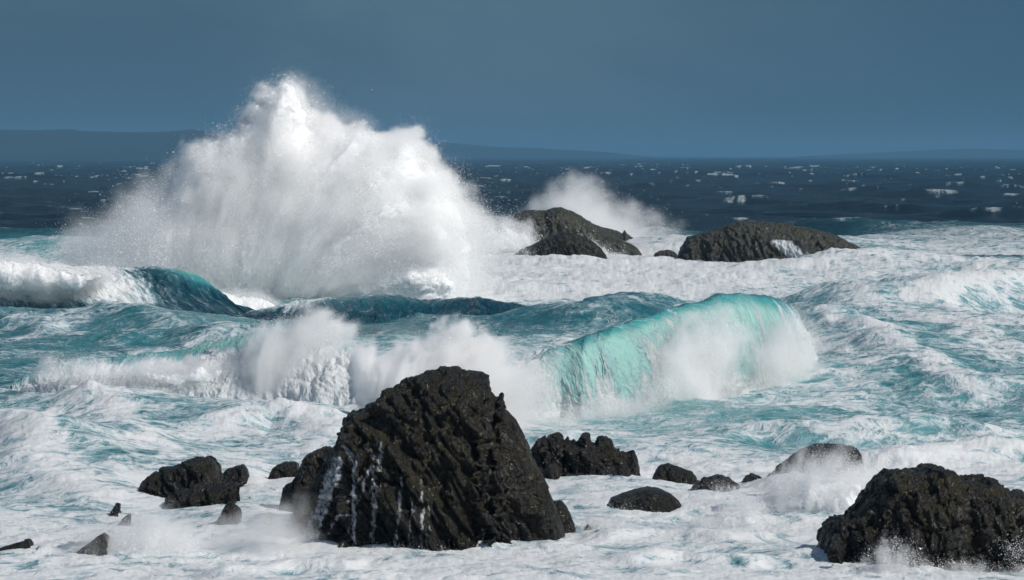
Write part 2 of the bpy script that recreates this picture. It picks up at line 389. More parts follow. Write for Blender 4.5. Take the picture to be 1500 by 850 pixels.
# foam lumps and churn
churn = fo * (1 - sst(300, 600, y_))
bl = fbm(x_ / 2.6, y_ / 2.6, 1.7, 5, .55, bill=True)
rl = fbm(x_ / 5.5 + 7, y_ / 4.2, 5.5, 4, .5, ridge=True)
bl = bl + .14 * fbm(x_ / .7, y_ / .8, 4.4, 3, .6, bill=True) * sst(160, 100, y_)
zz = zz + churn * (0.30 * bl + .22 * rl) * np.interp(y_, [60, 100, 140, 300], [.62, .62, .9, 1.0])
# whitecaps where the crests pinch
J = samp(T1, 'J', x_, y_)
patch = fbm(x_ / 70, y_ / 260, 2.2, 3) * .28
qa, qb = np.quantile(T1['J'], [.006, .05])
cap = sst(qb, qa, J - patch * (qb - qa) * 4) * far * sst(5200, 2600, y_)
qc, qd = np.quantile(T2['J'], [.01, .08])
cap2 = sst(qd, qc, samp(T2, 'J', x_, y_)) * sst(np.quantile(T1['J'], .45), qb, J) * far * .6
fp = fbm(x_ / 7, y_ / 22, 6.6, 5, .66) + .5 * fbm(x_ / 11, y_ / 90, 2.6, 3) + .45 * fbm(x_ / 120, y_ / 700, 1.2, 3)
cap3 = sst(.38, .85, fp + .22 * np.tanh(zz / 1.2)) * sst(420, 1200, y_) * .8
brk = fbm(x_ / 5, y_ / 9, 3.3, 5, .65) + .6 * fbm(x_ / 7, y_ / 30, 5.3, 3)
cap = cap * sst(-.45, .5, brk) * sst(-.1, .5, samp(T1, 'h', x_, y_))
cap = np.maximum(cap, cap3)
mott = far * np.clip(fbm(x_ / 14, y_ / 60, 9.1, 5, .6) + .1, 0, 1) * .5
fo = np.maximum(fo, mott * .38)
ae = ae + far * .10 * fbm(x_ / 40, y_ / 160, 5.1, 4)
fo = np.clip(np.maximum(fo, np.maximum(cap * .95, cap2)), 0, 1)
ae = np.clip(ae + cap * .25, 0, 1)
V = np.stack([x_ + dx, y_ + dy, zz], -1)
flow = np.stack([x_, y_, np.zeros_like(x_)], -1)
water = mk('water', V, grid_q(nr, nc)[:, ::-1], M_WATER, attrs=dict(foam=fo, aer=ae, flow=flow))
tag(water, 'storm-driven sea of navy swell and turquoise foam-streaked surf', 'sea', kind='structure')

# ------------------------------------------------------------------ breaking waves
PROF = {
    'plunge': [(3.2, -.2), (2.1, .2), (1.25, .6), (.55, .9), (0, 1.0), (-.38, .97), (-.70, .80), (-.88, .52), (-.97, .22), (-1.08, -.2)],
    'hollow': [(3.2, -.2), (2.0, .35), (1.0, .78), (.35, .97), (0, 1.0), (-.30, .93), (-.26, .74), (-.02, .45), (-.45, .16), (-1.5, -.12)],
    'swell': [(4.2, -.2), (2.7, .2), (1.4, .72), (.6, .95), (0, 1.0), (-.55, .93), (-1.2, .70), (-1.9, .42), (-2.7, .12), (-3.6, -.15)],
    'bore': [(3.2, -.2), (2.1, .25), (1.2, .7), (.5, .95), (0, 1.0), (-.45, .92), (-.9, .72), (-1.3, .46), (-1.7, .2), (-2.1, -.2)],
}

def spline(P, q):
    P = np.asarray(P, float); n = len(P) - 1
    t = np.clip(q, 0, 1) * n; i = np.minimum(np.floor(t).astype(int), n - 1); f = (t - i)[..., None]
    p = lambda k: P[np.clip(k, 0, n)]
    a, b_, c, d = p(i - 1), p(i), p(i + 1), p(i + 2)
    return 0.5 * (2 * b_ + (c - a) * f + (2 * a - 5 * b_ + 4 * c - d) * f * f + (3 * b_ - a - 3 * c + d) * f ** 3)

def wave(name, label, crest, prof, foamf, ns=700, nq=260, skew=0.0, width=1.0, lump=.3, rip=.06, seed=0., drawn=1.0, sweep=0.0):
    """crest: (px, py, d) along the top; prof: [(px, {profile: weight})]; foamf(px, v, z) -> foam, aer (v: 0 crest, 1 front foot, <0 back)"""
    c = np.array(crest, float); pxx = np.linspace(c[0, 0], c[-1, 0], ns)
    k = np.ones(9) / 9
    sm = lambda a: np.convolve(np.pad(a, 4, mode='edge'), k, 'valid')
    pyc = sm(np.interp(pxx, c[:, 0], c[:, 1])); d = sm(np.interp(pxx, c[:, 0], c[:, 2]))
    h = Z(pyc, d)
    h = h + fbm(pxx / 40 + seed, 0 * pxx, seed, 4) * .12
    q = np.linspace(0, 1, nq)
    TZ = np.zeros((ns, nq, 2)); W = np.zeros(ns)
    names = sorted({n for _, w in prof for n in w})
    for n in names:
        w = np.interp(pxx, [p_ for p_, _ in prof], [w_.get(n, 0) for _, w_ in prof])
        TZ += w[:, None, None] * spline(PROF[n], q)[None]; W += w
    TZ /= W[:, None, None]
    hh = np.maximum(h, .05)[:, None]
    base = -0.5
    zz = base + (hh - base) * np.where(TZ[..., 1] < 0, TZ[..., 1] * .6, TZ[..., 1])
    tt = TZ[..., 0] * np.maximum(hh, .8) * width
    yy = d[:, None] + tt
    xx = X(pxx, d)[:, None] + skew * np.minimum(tt, 0)
    P = np.stack([xx, yy, zz], -1)
    # arc length along the profile for flow-following patterns
    ds = np.linalg.norm(np.diff(P, axis=1), axis=-1); arc = np.concatenate([np.zeros((ns, 1)), np.cumsum(ds, 1)], 1)
    pq = np.broadcast_to(pxx[:, None], arc.shape)
    v = (q[None] - 4 / 9.) / (5 / 9.) + 0 * arc
    fo, ae = foamf(pq, v, zz)
    lx = X(pq, d[:, None]) + 0 * arc
    n = grid_n(P)
    if n[..., 2][:, nq // 4].mean() < 0: n = -n
    lum = fbm(lx / 1.6 + seed, yy / 1.6, zz / 1.6, 5, .55, bill=True)
    vv = np.clip(v, 0, 1)
    ux = lx - sweep * (2 * vv - vv * vv) + .5 * fbm(lx / 3, arc / 3, seed, 3)
    al = arc * (drawn * .30 + (1 - drawn) * 1.0)
    st = fbm(ux * 1.1, al / 2.2, seed, 5, .62)
    thr_ = fbm(ux * 2.2 + 9, al / 1.4, seed + 2, 4, .6, ridge=True)
    fo = fo + (v > -.15) * (.22 * thr_ + .16 * st)
    front = sst(-.3, .2, v) * sst(1.05, .7, v)
    P = P + n * (lump * np.clip(fo, 0, 1) * lum + rip * st * (1 + front) + .14 * fbm(ux / 2.5, al / 2.5, 3., 4))[..., None]
    # flow: across the crest the pattern is fine, down the face it is drawn out
    flow = np.stack([ux * (1 + .5 * drawn), al + seed, 0 * arc + seed * 3], -1)
    o = mk(name, P.reshape(-1, 3), grid_q(ns, nq), M_WATER, attrs=dict(foam=np.clip(fo, 0, 1).ravel(), aer=np.clip(ae, 0, 1).ravel(), flow=flow.reshape(-1, 3)))
    return tag(o, label, 'wave', 'breaking waves off the rocks')

def G(x, c, r): return np.exp(-((x - c) / r) ** 2)

def f_barrel(px, v, z):
    f = np.clip(v, 0, 1); u = px - 60 * (2 * f - f * f) + 12 * fbm(px / 30, v * 1.3, 2.0, 3); w = px + 24 * fbm(px / 35, v * 1.3, 2.0, 3)
    fo = .04 + .40 * sst(.35, .95, f)
    ae = .50 + .56 * sst(.02, .42, f) + .17 * fbm(u / 20, v * .6, 3., 4) - .16 * sst(.08, .0, f)
    ae = np.where(v < 0, np.clip(.50 + .6 * v, .2, .7), ae)
    fo = np.where(v < 0, .34 - .1 * v, fo)
    th = fbm(u / 9, v * .45, 4., 5, .6)
    fo += (v > -.05) * (1.05 * np.clip(th - .04, 0, 1) + .45 * sst(.12, .5, fbm(u / 30, v * .3, 8., 4)) * sst(0, .3, f) + .35 * np.clip(fbm(u / 4, v * .5, 5., 4, .6), 0, 1))
    fo += .42 * G(w, 1040, 48) * sst(.15, .55, f) + .30 * G(w, 975, 24) * sst(.05, .5, f) + .7 * sst(.72, 1.0, f) + .25 * G(w, 1150, 40) * f + .42 * G(w, 780, 52) + .25 * G(u, 850, 9) + .22 * G(u, 905, 12)
    fo += .28 * G(v, -.10, .08)
    e = sst(1125, 1205, w)
    return fo + .6 * e, ae * (1 - .35 * e)

wave('breaking_wave', 'tall turquoise wave curling over with its glassy lip pouring down right of the big rock',
     [(752, 560, 130), (775, 532, 131), (800, 513, 132), (830, 500, 133), (860, 490, 133), (900, 478, 134.2), (950, 464, 137.4), (985, 450, 141), (1020, 440, 143), (1050, 433, 145),
      (1085, 429, 147), (1120, 433, 149), (1150, 443, 151), (1172, 462, 152), (1186, 492, 153), (1200, 530, 154), (1212, 566, 154)],
     [(752, {'plunge': 1}), (1100, {'plunge': 1}), (1180, {'plunge': .7, 'bore': .3}), (1212, {'bore': 1})], f_barrel, ns=900, nq=320, skew=.10, width=.95, lump=.30, rip=.085, seed=1.3, sweep=3.2)

def f_curl(px, v, z):
    f = np.clip(v, 0, 1); w = px + 14 * fbm(px / 25, v * 2, 5.0, 3)
    left = sst(205, 140, w + 30 * f + 30 * fbm(px / 9, v * 2.5, 2., 4))
    fo = .1 + .85 * left * sst(.85, .5, f) + .5 * left * (v < 0.1) + .3 * np.clip(fbm(px / 9 - 2.5 * f, v * 1.6, 1., 5), 0, 1) * sst(.9, .1, f)
    lip = G(w, 272, 42) * sst(.6, .1, f)
    ae = .16 + .85 * lip + .35 * left * (1 - f)
    fo = fo + .25 * G(v, .02, .08)
    fo = np.where(v < -.1, .55, fo)
    return fo, ae
wave('breaking_wave', 'dark green wave curling at the left edge below the giant spray plume',
     [(-140, 392, 222), (-60, 386, 222), (0, 384, 222), (60, 388, 221), (110, 391, 221), (160, 393, 221), (200, 392, 221), (240, 393, 221), (270, 398, 221), (292, 412, 221), (310, 428, 220), (335, 444, 219), (380, 456, 218), (430, 466, 217)],
     [(-140, {'bore': 1}), (60, {'bore': 1}), (215, {'hollow': .40, 'swell': .60}), (270, {'hollow': .55, 'swell': .45}), (330, {'swell': 1}), (430, {'swell': 1})], f_curl, ns=700, nq=220, width=1.15, skew=-.9, drawn=.55, sweep=-2.0, lump=.35, rip=.10, seed=4.1)

def f_swell(px, v, z):
    f = np.clip(v, 0, 1)
    fo = .05 + .55 * G(px, 425, 45) * sst(.5, .1, f) + .2 * G(v, 0, .06) + .16 * np.clip(fbm(px / 14, v * 3, 9., 4), 0, 1)
    ae = .16 + .28 * G(px, 540, 80) * sst(.6, .0, f) + .18 * sst(.5, 1, f)
    fo = np.where(v < -.08, .6, fo)
    return fo, ae
wave('breaking_wave', 'low dark navy swell with rippled face in front of the white foam field',
     [(330, 470, 207), (370, 456, 206), (400, 449, 205), (430, 443, 205), (470, 438, 204), (500, 437, 204), (530, 434, 204), (565, 433, 204), (600, 437, 204), (640, 440, 204), (670, 437, 204), (700, 436, 204), (735, 441, 203), (770, 449, 203), (810, 457, 202), (850, 464, 201), (900, 474, 200)],
     [(330, {'swell': 1}), (900, {'swell': 1})], f_swell, ns=760, nq=200, width=1.5, lump=.25, rip=.14, seed=7.7, drawn=.15)

def f_left(px, v, z):
    f = np.clip(v, 0, 1); w = px + 20 * fbm(px / 25, v * 2, 6.0, 3)
    fo = .35 + .6 * sst(.12, .5, f + .2 * fbm(px / 30, 0 * v, 1., 3)) - .35 * G(w, 315, 55) * sst(.5, .1, f) + .1 * sst(420, 460, px)
    ae = .60 + .40 * G(w, 320, 70) * sst(.6, 0, f) + .15 * sst(.2, .8, f)
    fo = np.where(v < 0, .35, fo)
    return fo, ae
wave('breaking_wave', 'long low wave collapsing into white foam left of the big rock, pale green crest',
     [(20, 560, 141), (60, 542, 141), (110, 528, 141), (160, 526, 141), (210, 520, 141), (260, 512, 141), (300, 504, 141), (340, 494, 141), (370, 487, 141), (400, 482, 141), (440, 486, 140), (480, 492, 139), (520, 508, 138), (560, 520, 136), (620, 520, 135), (680, 516, 134), (730, 524, 133), (780, 540, 132), (820, 580, 131)],
     [(20, {'bore': 1}), (250, {'bore': .7, 'plunge': .3}), (420, {'plunge': .5, 'bore': .5}), (820, {'bore': 1})], f_left, ns=800, nq=240, width=1.0, lump=.38, rip=.05, seed=2.9)

# ------------------------------------------------------------------ rocks
def rock(label, outline, pyb, depth, mat=M_ROCK, nx=260, na=150, rough=.30, facet=.22, a=.75, b=.62, fs=1.3, lean=0.0, wash=None, name='rock', cat='rock', group='dark rocks in the surf', d=None, under=1.2, tilt=(.0, .0)):
    """outline: (px, py) of the top edge left to right; pyb: image row of its foot; depth: half thickness front to back in metres"""
    o = np.array(outline, float)
    df = D0(pyb) if d is None else d
    dc = df + depth * .8
    xs = np.interp(np.linspace(0, 1, nx), np.linspace(0, 1, len(o)), o[:, 0]) if False else None
    # even sampling along the outline, so steep flanks stay sharp
    seg = np.hypot(np.diff(o[:, 0]), np.diff(o[:, 1])); s = np.concatenate([[0], np.cumsum(seg)])
    u = np.linspace(0, s[-1], nx); ox = np.interp(u, s, o[:, 0]); oy = np.interp(u, s, o[:, 1])
    xw = X(ox, dc); hw = Z(oy, dc)
    zb = -under
    H_ = np.maximum(hw - zb, .02)
    k = max(3, nx // 14) | 1
    Hs = np.convolve(np.pad(H_, k // 2, mode='edge'), np.ones(k) / k, 'valid')
    ends = np.clip(np.minimum(u - u[0], u[-1] - u) / (u[-1] * .06), 0, 1)
    D_ = depth * np.clip(Hs / Hs.max(), .0, 1) ** .6 * (.25 + .75 * ends ** .5)
    ph = np.linspace(0, np.pi, na)
    c, sn = np.cos(ph), np.sin(ph)
    ys = -np.sign(c) * np.abs(c) ** a; zs = np.abs(sn) ** b
    P = np.empty((nx, na, 3))
    P[..., 0] = xw[:, None] + lean * (1 - zs)[None] * 1.0
    P[..., 1] = dc + D_[:, None] * ys[None]
    P[..., 2] = zb + H_[:, None] * zs[None]
    n = grid_n(P)
    if n[nx // 2, na // 2, 2] < 0: n = -n
    x, y, z = [P[..., i].ravel() for i in range(3)]
    xs_, zs_ = x + tilt[0] * z, z
    xr, yr = xs_ + .35 * z, y
    rough = rough * np.interp(rough, [.05, .2, .4], [1.9, 1.6, 1.15]); facet = facet * np.interp(facet, [.05, .2, .4], [1.7, 1.4, 1.1])
    n0 = fbm(xr / 1.9, yr / 1.9, z / 3.4, 5, .5, bill=True)
    n1 = fbm(xr / .55 + 5, yr / .55, z / 1.25, 4, .55, bill=True)
    n2 = fbm(xr / .19 + 5, yr / .19, z / .34, 3, .55, bill=True)
    w = fbm(x * .7, y * .7, z * .7, 3) * .5
    f1, f2, val = cell((xr * fs + w).astype(f32), (y * fs + w).astype(f32), (z * fs * .45 + w).astype(f32))
    f1b, f2b, valb = cell((xr * fs * 2.7 + w).astype(f32), (y * fs * 2.7).astype(f32), (z * fs * 1.1).astype(f32))
    s1 = (xr + .25 * yr + .45 * fbm(x / 1.8, y / 1.8, z / 1.8, 4)) / .46; k1 = np.floor(s1); f1_ = s1 - k1
    h1 = _perm[(k1.astype(np.int32) * 7 + np.floor(z / 1.3 + _perm[k1.astype(np.int32) & 255] / 40.).astype(np.int32) * 13) & 255] / 255.
    slab = (h1 - .5) * .9 - .55 * f1_ ** 4 + .25 * f1_
    disp = rough * (.75 * slab + n0 * .75 + .20 * n1 + .05 * n2) + facet * ((val - .5) + .5 * (valb - .5) + .9 * np.minimum(f2 - f1, .22) + .4 * np.minimum(f2b - f1b, .2) - .2)
    crk = np.abs(fbm(xr / 1.15 + 2, yr / 1.15, z / 4.5, 3, .5)); crk2 = np.abs(fbm(xr / .42 + 7, yr / .42, z / 1.9, 2, .5)); crk3 = np.abs(fbm((xr * .5 + z) / 2.1, yr / 2.0, (z - xr * .4) / .9, 2, .5))
    gr = .75 * sst(.10, .0, crk) + .22 * sst(.12, .0, crk2) + .35 * sst(.06, 0, crk3)
    disp = disp - rough * .75 * gr
    crag = np.clip(-.7 * gr + .5 + .9 * n1 + .5 * n2 + .6 * (valb - .5) - .6 * (np.minimum(f2 - f1, .15) < .05), 0, 1)
    top = np.clip(zs, 0, 1) ** 6
    fade = (1 - .72 * top)[None] * np.clip(Hs / Hs.max() * 1.6, .15, 1)[:, None]
    P = P + n * (disp.reshape(nx, na) * fade)[..., None]
    wv = np.zeros(nx * na)
    if wash is not None:
        dq = P[..., 1].ravel(); ipx = CXP + P[..., 0].ravel() / dq * FPX; ipy = HOR + (CAM_H - P[..., 2].ravel()) / dq * FPX
        wv = wash(ipx, ipy, P[..., 2].ravel())
    else:
        wv = .42 * sst(.7, -.1, P[..., 2].ravel())
    ob = mk(name, P.reshape(-1, 3), grid_q(nx, na), mat, attrs=dict(wash=wv, crag=crag))
    return tag(ob, label, cat, group)

def wash_big(px, py, z):
    s = np.zeros_like(px)
    wob = 7 * fbm(px / 14, py / 14, z, 4)
    for x0, y0, x1, y1, w, a in [(497, 662, 452, 790, 14, .52), (494, 680, 446, 785, 7, .5), (500, 665, 466, 780, 4, .58), (504, 668, 462, 790, 5, .5), (535, 690, 470, 800, 6, .44), (548, 670, 500, 800, 5, .46), (560, 640, 545, 800, 5, .47), (590, 690, 580, 800, 5, .46), (560, 700, 480, 800, 22, .33), (520, 650, 478, 760, 14, .33),
                                  (605, 720, 598, 800, 4, .46), (570, 690, 610, 700, 5, .46), (630, 700, 628, 760, 3, .42), (650, 740, 650, 800, 4, .36), (705, 745, 708, 800, 3, .42), (500, 650, 515, 668, 5, .55), (535, 640, 545, 660, 5, .45)]:
        t = np.clip((py - y0) / (y1 - y0), -.1, 1.2); c = x0 + (x1 - x0) * t + wob
        s = np.maximum(s, (a + .10) * np.exp(-((px - c) / (w * 1.3)) ** 2) * sst(-.1, .1, t))
    return np.maximum(s, .44 * sst(.5, -.1, z))

big = rock('largest dark pyramid-shaped rock standing in white foam at centre, water running off its left flank',
     [(424, 756), (440, 735), (452, 715), (470, 690), (490, 664), (503, 648), (504, 630), (507, 612), (516, 600), (535, 594), (553, 590), (563, 575), (580, 562), (604, 552), (609, 553), (615, 546), (640, 542.5),
      (665, 543), (690, 546), (710, 548), (716, 551), (717, 570), (723, 581), (727, 585), (731, 580), (735, 576), (737, 578), (736, 588), (733, 598), (742, 606), (752, 618), (762, 636), (772, 655), (785, 680), (800, 712), (815, 745), (826, 775), (834, 800)],
     812, 3.6, nx=460, na=300, rough=.42, facet=.34, a=.8, b=.85, fs=1.0, wash=wash_big, under=.9, tilt=(.25, 0))
rock('broken black ledge against the left foot of the biggest rock', [(408, 745), (414, 715), (428, 705), (436, 690), (445, 672), (458, 660), (475, 655), (490, 656), (500, 672), (505, 700), (500, 740)], 758, 1.2, nx=180, na=120, rough=.2, facet=.2)
rock('small rounded brown boulder left of the biggest rock', [(392, 700), (397, 688), (405, 681), (418, 677), (430, 676), (436, 680), (437, 694), (435, 704)], 704, .8, nx=120, na=80, rough=.12, facet=.1, a=.6, b=.55)
rock('long black rock with a sloping left back, largest of the left group', [(192, 742), (200, 722), (212, 706), (228, 692), (245, 686), (255, 681), (270, 677), (285, 671), (303, 667), (312, 673), (319, 682), (321, 697), (318, 712)], 736, 1.6, nx=220, na=120, rough=.2, facet=.2, under=1.0)
rock('lumpy black rock at the right end of the left group', [(314, 712), (322, 697), (333, 688), (346, 682), (357, 680), (362, 687), (365, 697), (362, 706)], 714, 1.0, nx=130, na=90, rough=.15, facet=.16)
rock('low black rock awash in front of the long sloping rock', [(236, 746), (244, 733), (258, 722), (274, 714), (290, 709), (310, 708), (335, 706), (350, 709), (330, 722), (318, 738)], 748, .9, nx=150, na=80, rough=.16, facet=.16, under=.7)
rock('pointed grey rock poking through white water left of the biggest rock', [(304, 786), (312, 770), (322, 756), (331, 741), (338, 736), (346, 740), (352, 748), (350, 762), (340, 778)], 784, .7, nx=110, na=80, rough=.12, facet=.12, under=.5)
rock('small upright grey rock just left of the biggest rock in foam', [(385, 786), (387, 768), (391, 756), (396, 750), (402, 756), (408, 766), (410, 784)], 782, .6, nx=90, na=70, rough=.1, facet=.1, under=.5)
rock('thin tip of dark rock at the far left of the left group', [(156, 760), (164, 746), (172, 736), (177, 738), (176, 750), (168, 764)], 762, .5, nx=80, na=60, rough=.08, facet=.08, under=.4)
rock('narrow slanting rock edge half buried in spray at lower left', [(96, 824), (110, 811), (124, 800), (140, 789), (152, 780), (158, 785), (150, 800)], 818, .5, nx=80, na=60, rough=.08, facet=.08, under=.4)
rock('small dark fragment between the long rock and the lower left spray', [(168, 776), (176, 764), (184, 755), (191, 752), (190, 764), (182, 778)], 776, .4, nx=70, na=50, rough=.08, facet=.08, under=.4)
rock('low sliver of rock by the bottom left corner', [(-6, 806), (10, 799), (26, 795), (42, 791), (44, 799), (30, 810)], 810, .4, nx=70, na=50, rough=.06, facet=.06, under=.4)
rock('jagged ridge of upright teeth right of the biggest rock',
     [(770, 690), (774, 665), (782, 652), (794, 642), (798, 639), (800, 645), (806, 637), (817, 634), (823, 638), (824, 652), (827, 645), (832, 641), (834, 650), (840, 643), (846, 648), (850, 640), (857, 633), (864, 635), (865, 648), (872, 650), (875, 641), (884, 638), (893, 644), (897, 656), (905, 658), (914, 660), (920, 663), (928, 661), (933, 672), (937, 684), (939, 700)],
     706, 1.7, nx=420, na=150, rough=.26, facet=.26, fs=1.6, b=.8, under=1.0)
rock('small dark stump at the left foot of the jagged ridge', [(790, 712), (795, 690), (803, 680), (812, 677), (818, 684), (819, 700), (818, 712)], 712, .6, nx=90, na=70, rough=.1, facet=.12, under=.5)
rock('dark stone at the right foot of the jagged ridge', [(893, 706), (899, 690), (910, 680), (922, 686), (926, 700), (921, 712)], 713, .6, nx=90, na=70, rough=.1, facet=.12, under=.5)
rock('smooth low dome of rock ringed by foam', [(880, 742), (895, 732), (912, 723), (930, 717), (948, 714.5), (965, 716), (982, 723), (996, 735), (1004, 746)], 752, 1.5, nx=200, na=120, rough=.07, facet=.05, a=.7, b=.7, under=.8)
rock('flat-topped black rock behind the smooth dome', [(953, 708), (958, 694), (966, 681), (978, 678), (992, 681), (1006, 686), (1016, 690), (1022, 700), (1020, 710)], 709, 1.0, nx=140, na=90, rough=.14, facet=.14)
rock('low wet rock streaming with water right of the flat-topped one', [(1010, 722), (1018, 708), (1032, 700), (1052, 697), (1070, 700), (1082, 708), (1092, 722), (1096, 736)], 734, 1.1, nx=150, na=90, rough=.14, facet=.12, wash=lambda px, py, z: .30 + .25 * sst(.9, .2, z))
rock('tiny dark rock tips awash left of the curved rock', [(1086, 706), (1092, 698), (1100, 694), (1110, 696), (1120, 702), (1128, 708)], 709, .4, nx=80, na=50, rough=.08, facet=.1, under=.4)
rock('curved whale-backed rock with a notched end behind a burst of spray', [(1118, 716), (1130, 696), (1143, 681), (1158, 669), (1172, 660), (1190, 653), (1210, 650), (1232, 651), (1240, 653), (1242, 659), (1244, 653), (1251, 654), (1252, 660), (1254, 656), (1258, 664), (1258, 690)], 706, 1.6, nx=240, na=110, rough=.1, facet=.1, under=1.)
rock('dark boulder leaning on the right foot of the biggest rock', [(798, 776), (802, 745), (808, 733), (820, 731), (830, 740), (838, 755), (844, 770), (846, 786)], 784, .9, nx=120, na=90, rough=.14, facet=.16, under=.6)
rock('tiny rock in the foam between the biggest rock and the dome', [(853, 784), (856, 774), (861, 768), (866, 773), (869, 784)], 783, .3, nx=60, na=50, rough=.05, facet=.06, under=.3)
def wash_right(px, py, z): return np.maximum(.35 * sst(.35, -.1, z), np.maximum(.42 * G(px, 1470, 26) * G(py, 775, 12), .5 * G(px, 1425, 10) * G(py, 818, 9)))
rock('broad craggy olive-brown rock at the right edge of the photo',
     [(1186, 852), (1193, 832), (1200, 800), (1208, 775), (1222, 760), (1236, 755), (1246, 753), (1248, 757), (1252, 748), (1262, 738), (1270, 727), (1280, 718), (1288, 703), (1296, 696), (1301, 688), (1312, 690), (1320, 689), (1336, 690), (1352, 689), (1357, 684), (1372, 682), (1384, 684), (1392, 692), (1402, 701), (1410, 702), (1414, 704), (1425, 703), (1445, 703), (1462, 707), (1478, 717), (1500, 724), (1540, 738), (1580, 770), (1600, 830)],
     842, 3.4, nx=460, na=280, rough=.36, facet=.34, fs=1.25, b=.62, a=.8, wash=wash_right, under=.9, tilt=(-.15, 0))

def isle(label, outline, pyb, depth, **kw):
    kw.setdefault('nx', 260); kw.setdefault('na', 110)
    return rock(label, outline, pyb, depth, mat=kw.pop('mat', M_ISLE), fs=.5, a=.7, b=.75, under=1.5, name='rock_island', cat='islet', group='rocky islets offshore', **kw)
isle('low mossy islet with a long tail, highest of the offshore rocks', [(742, 352), (750, 322), (757, 314), (770, 309), (790, 308), (800, 308), (808, 305), (822, 305), (840, 311), (853, 318), (866, 326), (880, 333), (895, 342), (910, 350), (925, 358), (934, 364), (940, 372)], 371, 5., rough=.5, facet=.4)
isle('smooth black dome islet in front of the mossy one', [(752, 374), (762, 366), (778, 359), (796, 350), (812, 345), (826, 340), (842, 342), (858, 348), (870, 355), (878, 362), (886, 372), (890, 379)], 378, 3.5, mat=M_ROCK, rough=.25, facet=.2)
isle('faint grey rock tail behind the mossy islet', [(860, 338), (875, 331), (890, 334), (905, 339), (912, 342), (915, 338), (920, 344), (932, 350), (945, 358)], 354, 3., d=372, rough=.3, facet=.3)
isle('tiny round islet between the two larger islets', [(954, 381), (960, 371), (968, 367), (978, 366), (988, 369), (994, 375), (998, 382)], 380, 1.5, nx=120, na=70, rough=.15, facet=.1)
def wash_isle(px, py, z):
    s = .5 * sst(.9, 0., z)
    c = 1118 + (py - 345) * 1.25
    s = np.maximum(s, .74 * np.exp(-((px - c - 14) / 32) ** 2) * sst(346, 354, py))
    return np.maximum(s, .45 * G(px, 1070, 10) * G(py, 350, 6))
isle('broad grey islet on the right with a white cascade running down its face', [(988, 388), (1000, 358), (1008, 347), (1025, 343), (1045, 336), (1062, 330), (1080, 324), (1095, 322), (1120, 324), (1150, 328), (1180, 333), (1205, 339), (1225, 345), (1240, 353), (1255, 360), (1268, 368), (1280, 376)], 386, 6., wash=wash_isle, rough=.5, facet=.4)

# ------------------------------------------------------------------ spray clouds made of drops
def poly_e(px, pz, poly):
    """signed distance inside a closed outline and its outward direction"""
    n = len(poly); best = np.full(px.shape, 1e9); gx = np.zeros_like(px); gz = np.zeros_like(px); ins = np.zeros(px.shape, bool)
    for i in range(n):
        ax, az = poly[i]; bx, bz = poly[(i + 1) % n]
        ex, ez = bx - ax, bz - az
        t = np.clip(((px - ax) * ex + (pz - az) * ez) / (ex * ex + ez * ez + 1e-9), 0, 1)
        vx, vz = px - (ax + t * ex), pz - (az + t * ez); dd = vx * vx + vz * vz
        m = dd < best; best = np.where(m, dd, best); gx = np.where(m, vx, gx); gz = np.where(m, vz, gz)
        c = ((az > pz) != (bz > pz)) & (px < (bx - ax) * (pz - az) / (bz - az + 1e-12) + ax)
        ins ^= c
    e = np.sqrt(best); l = e + 1e-6
    sgn = np.where(ins, -1, 1)
    return np.where(ins, e, -e), gx / l * sgn, gz / l * sgn

def drops(name, P, N, S, parent, jit=.4):
    n = len(P)
    nn = N + rng.normal(size=(n, 3)) * jit; nn /= np.linalg.norm(nn, axis=1)[:, None]
    a = np.cross(nn, rng.normal(size=(n, 3))); a /= np.linalg.norm(a, axis=1)[:, None] + 1e-9
    b = np.cross(nn, a)
    ang = rng.uniform(.75, 1.35, (n, 3)) + np.arange(3) * 2.094
    V = P[:, None] + (a[:, None] * np.cos(ang)[..., None] + b[:, None] * np.sin(ang)[..., None]) * (S[:, None] * rng.uniform(.7, 1.2, (n, 3)))[..., None]
    return mk(name, V.reshape(-1, 3), np.arange(3 * n).reshape(n, 3), M_SPRAY, parent=parent, normals=np.repeat(N, 3, 0))

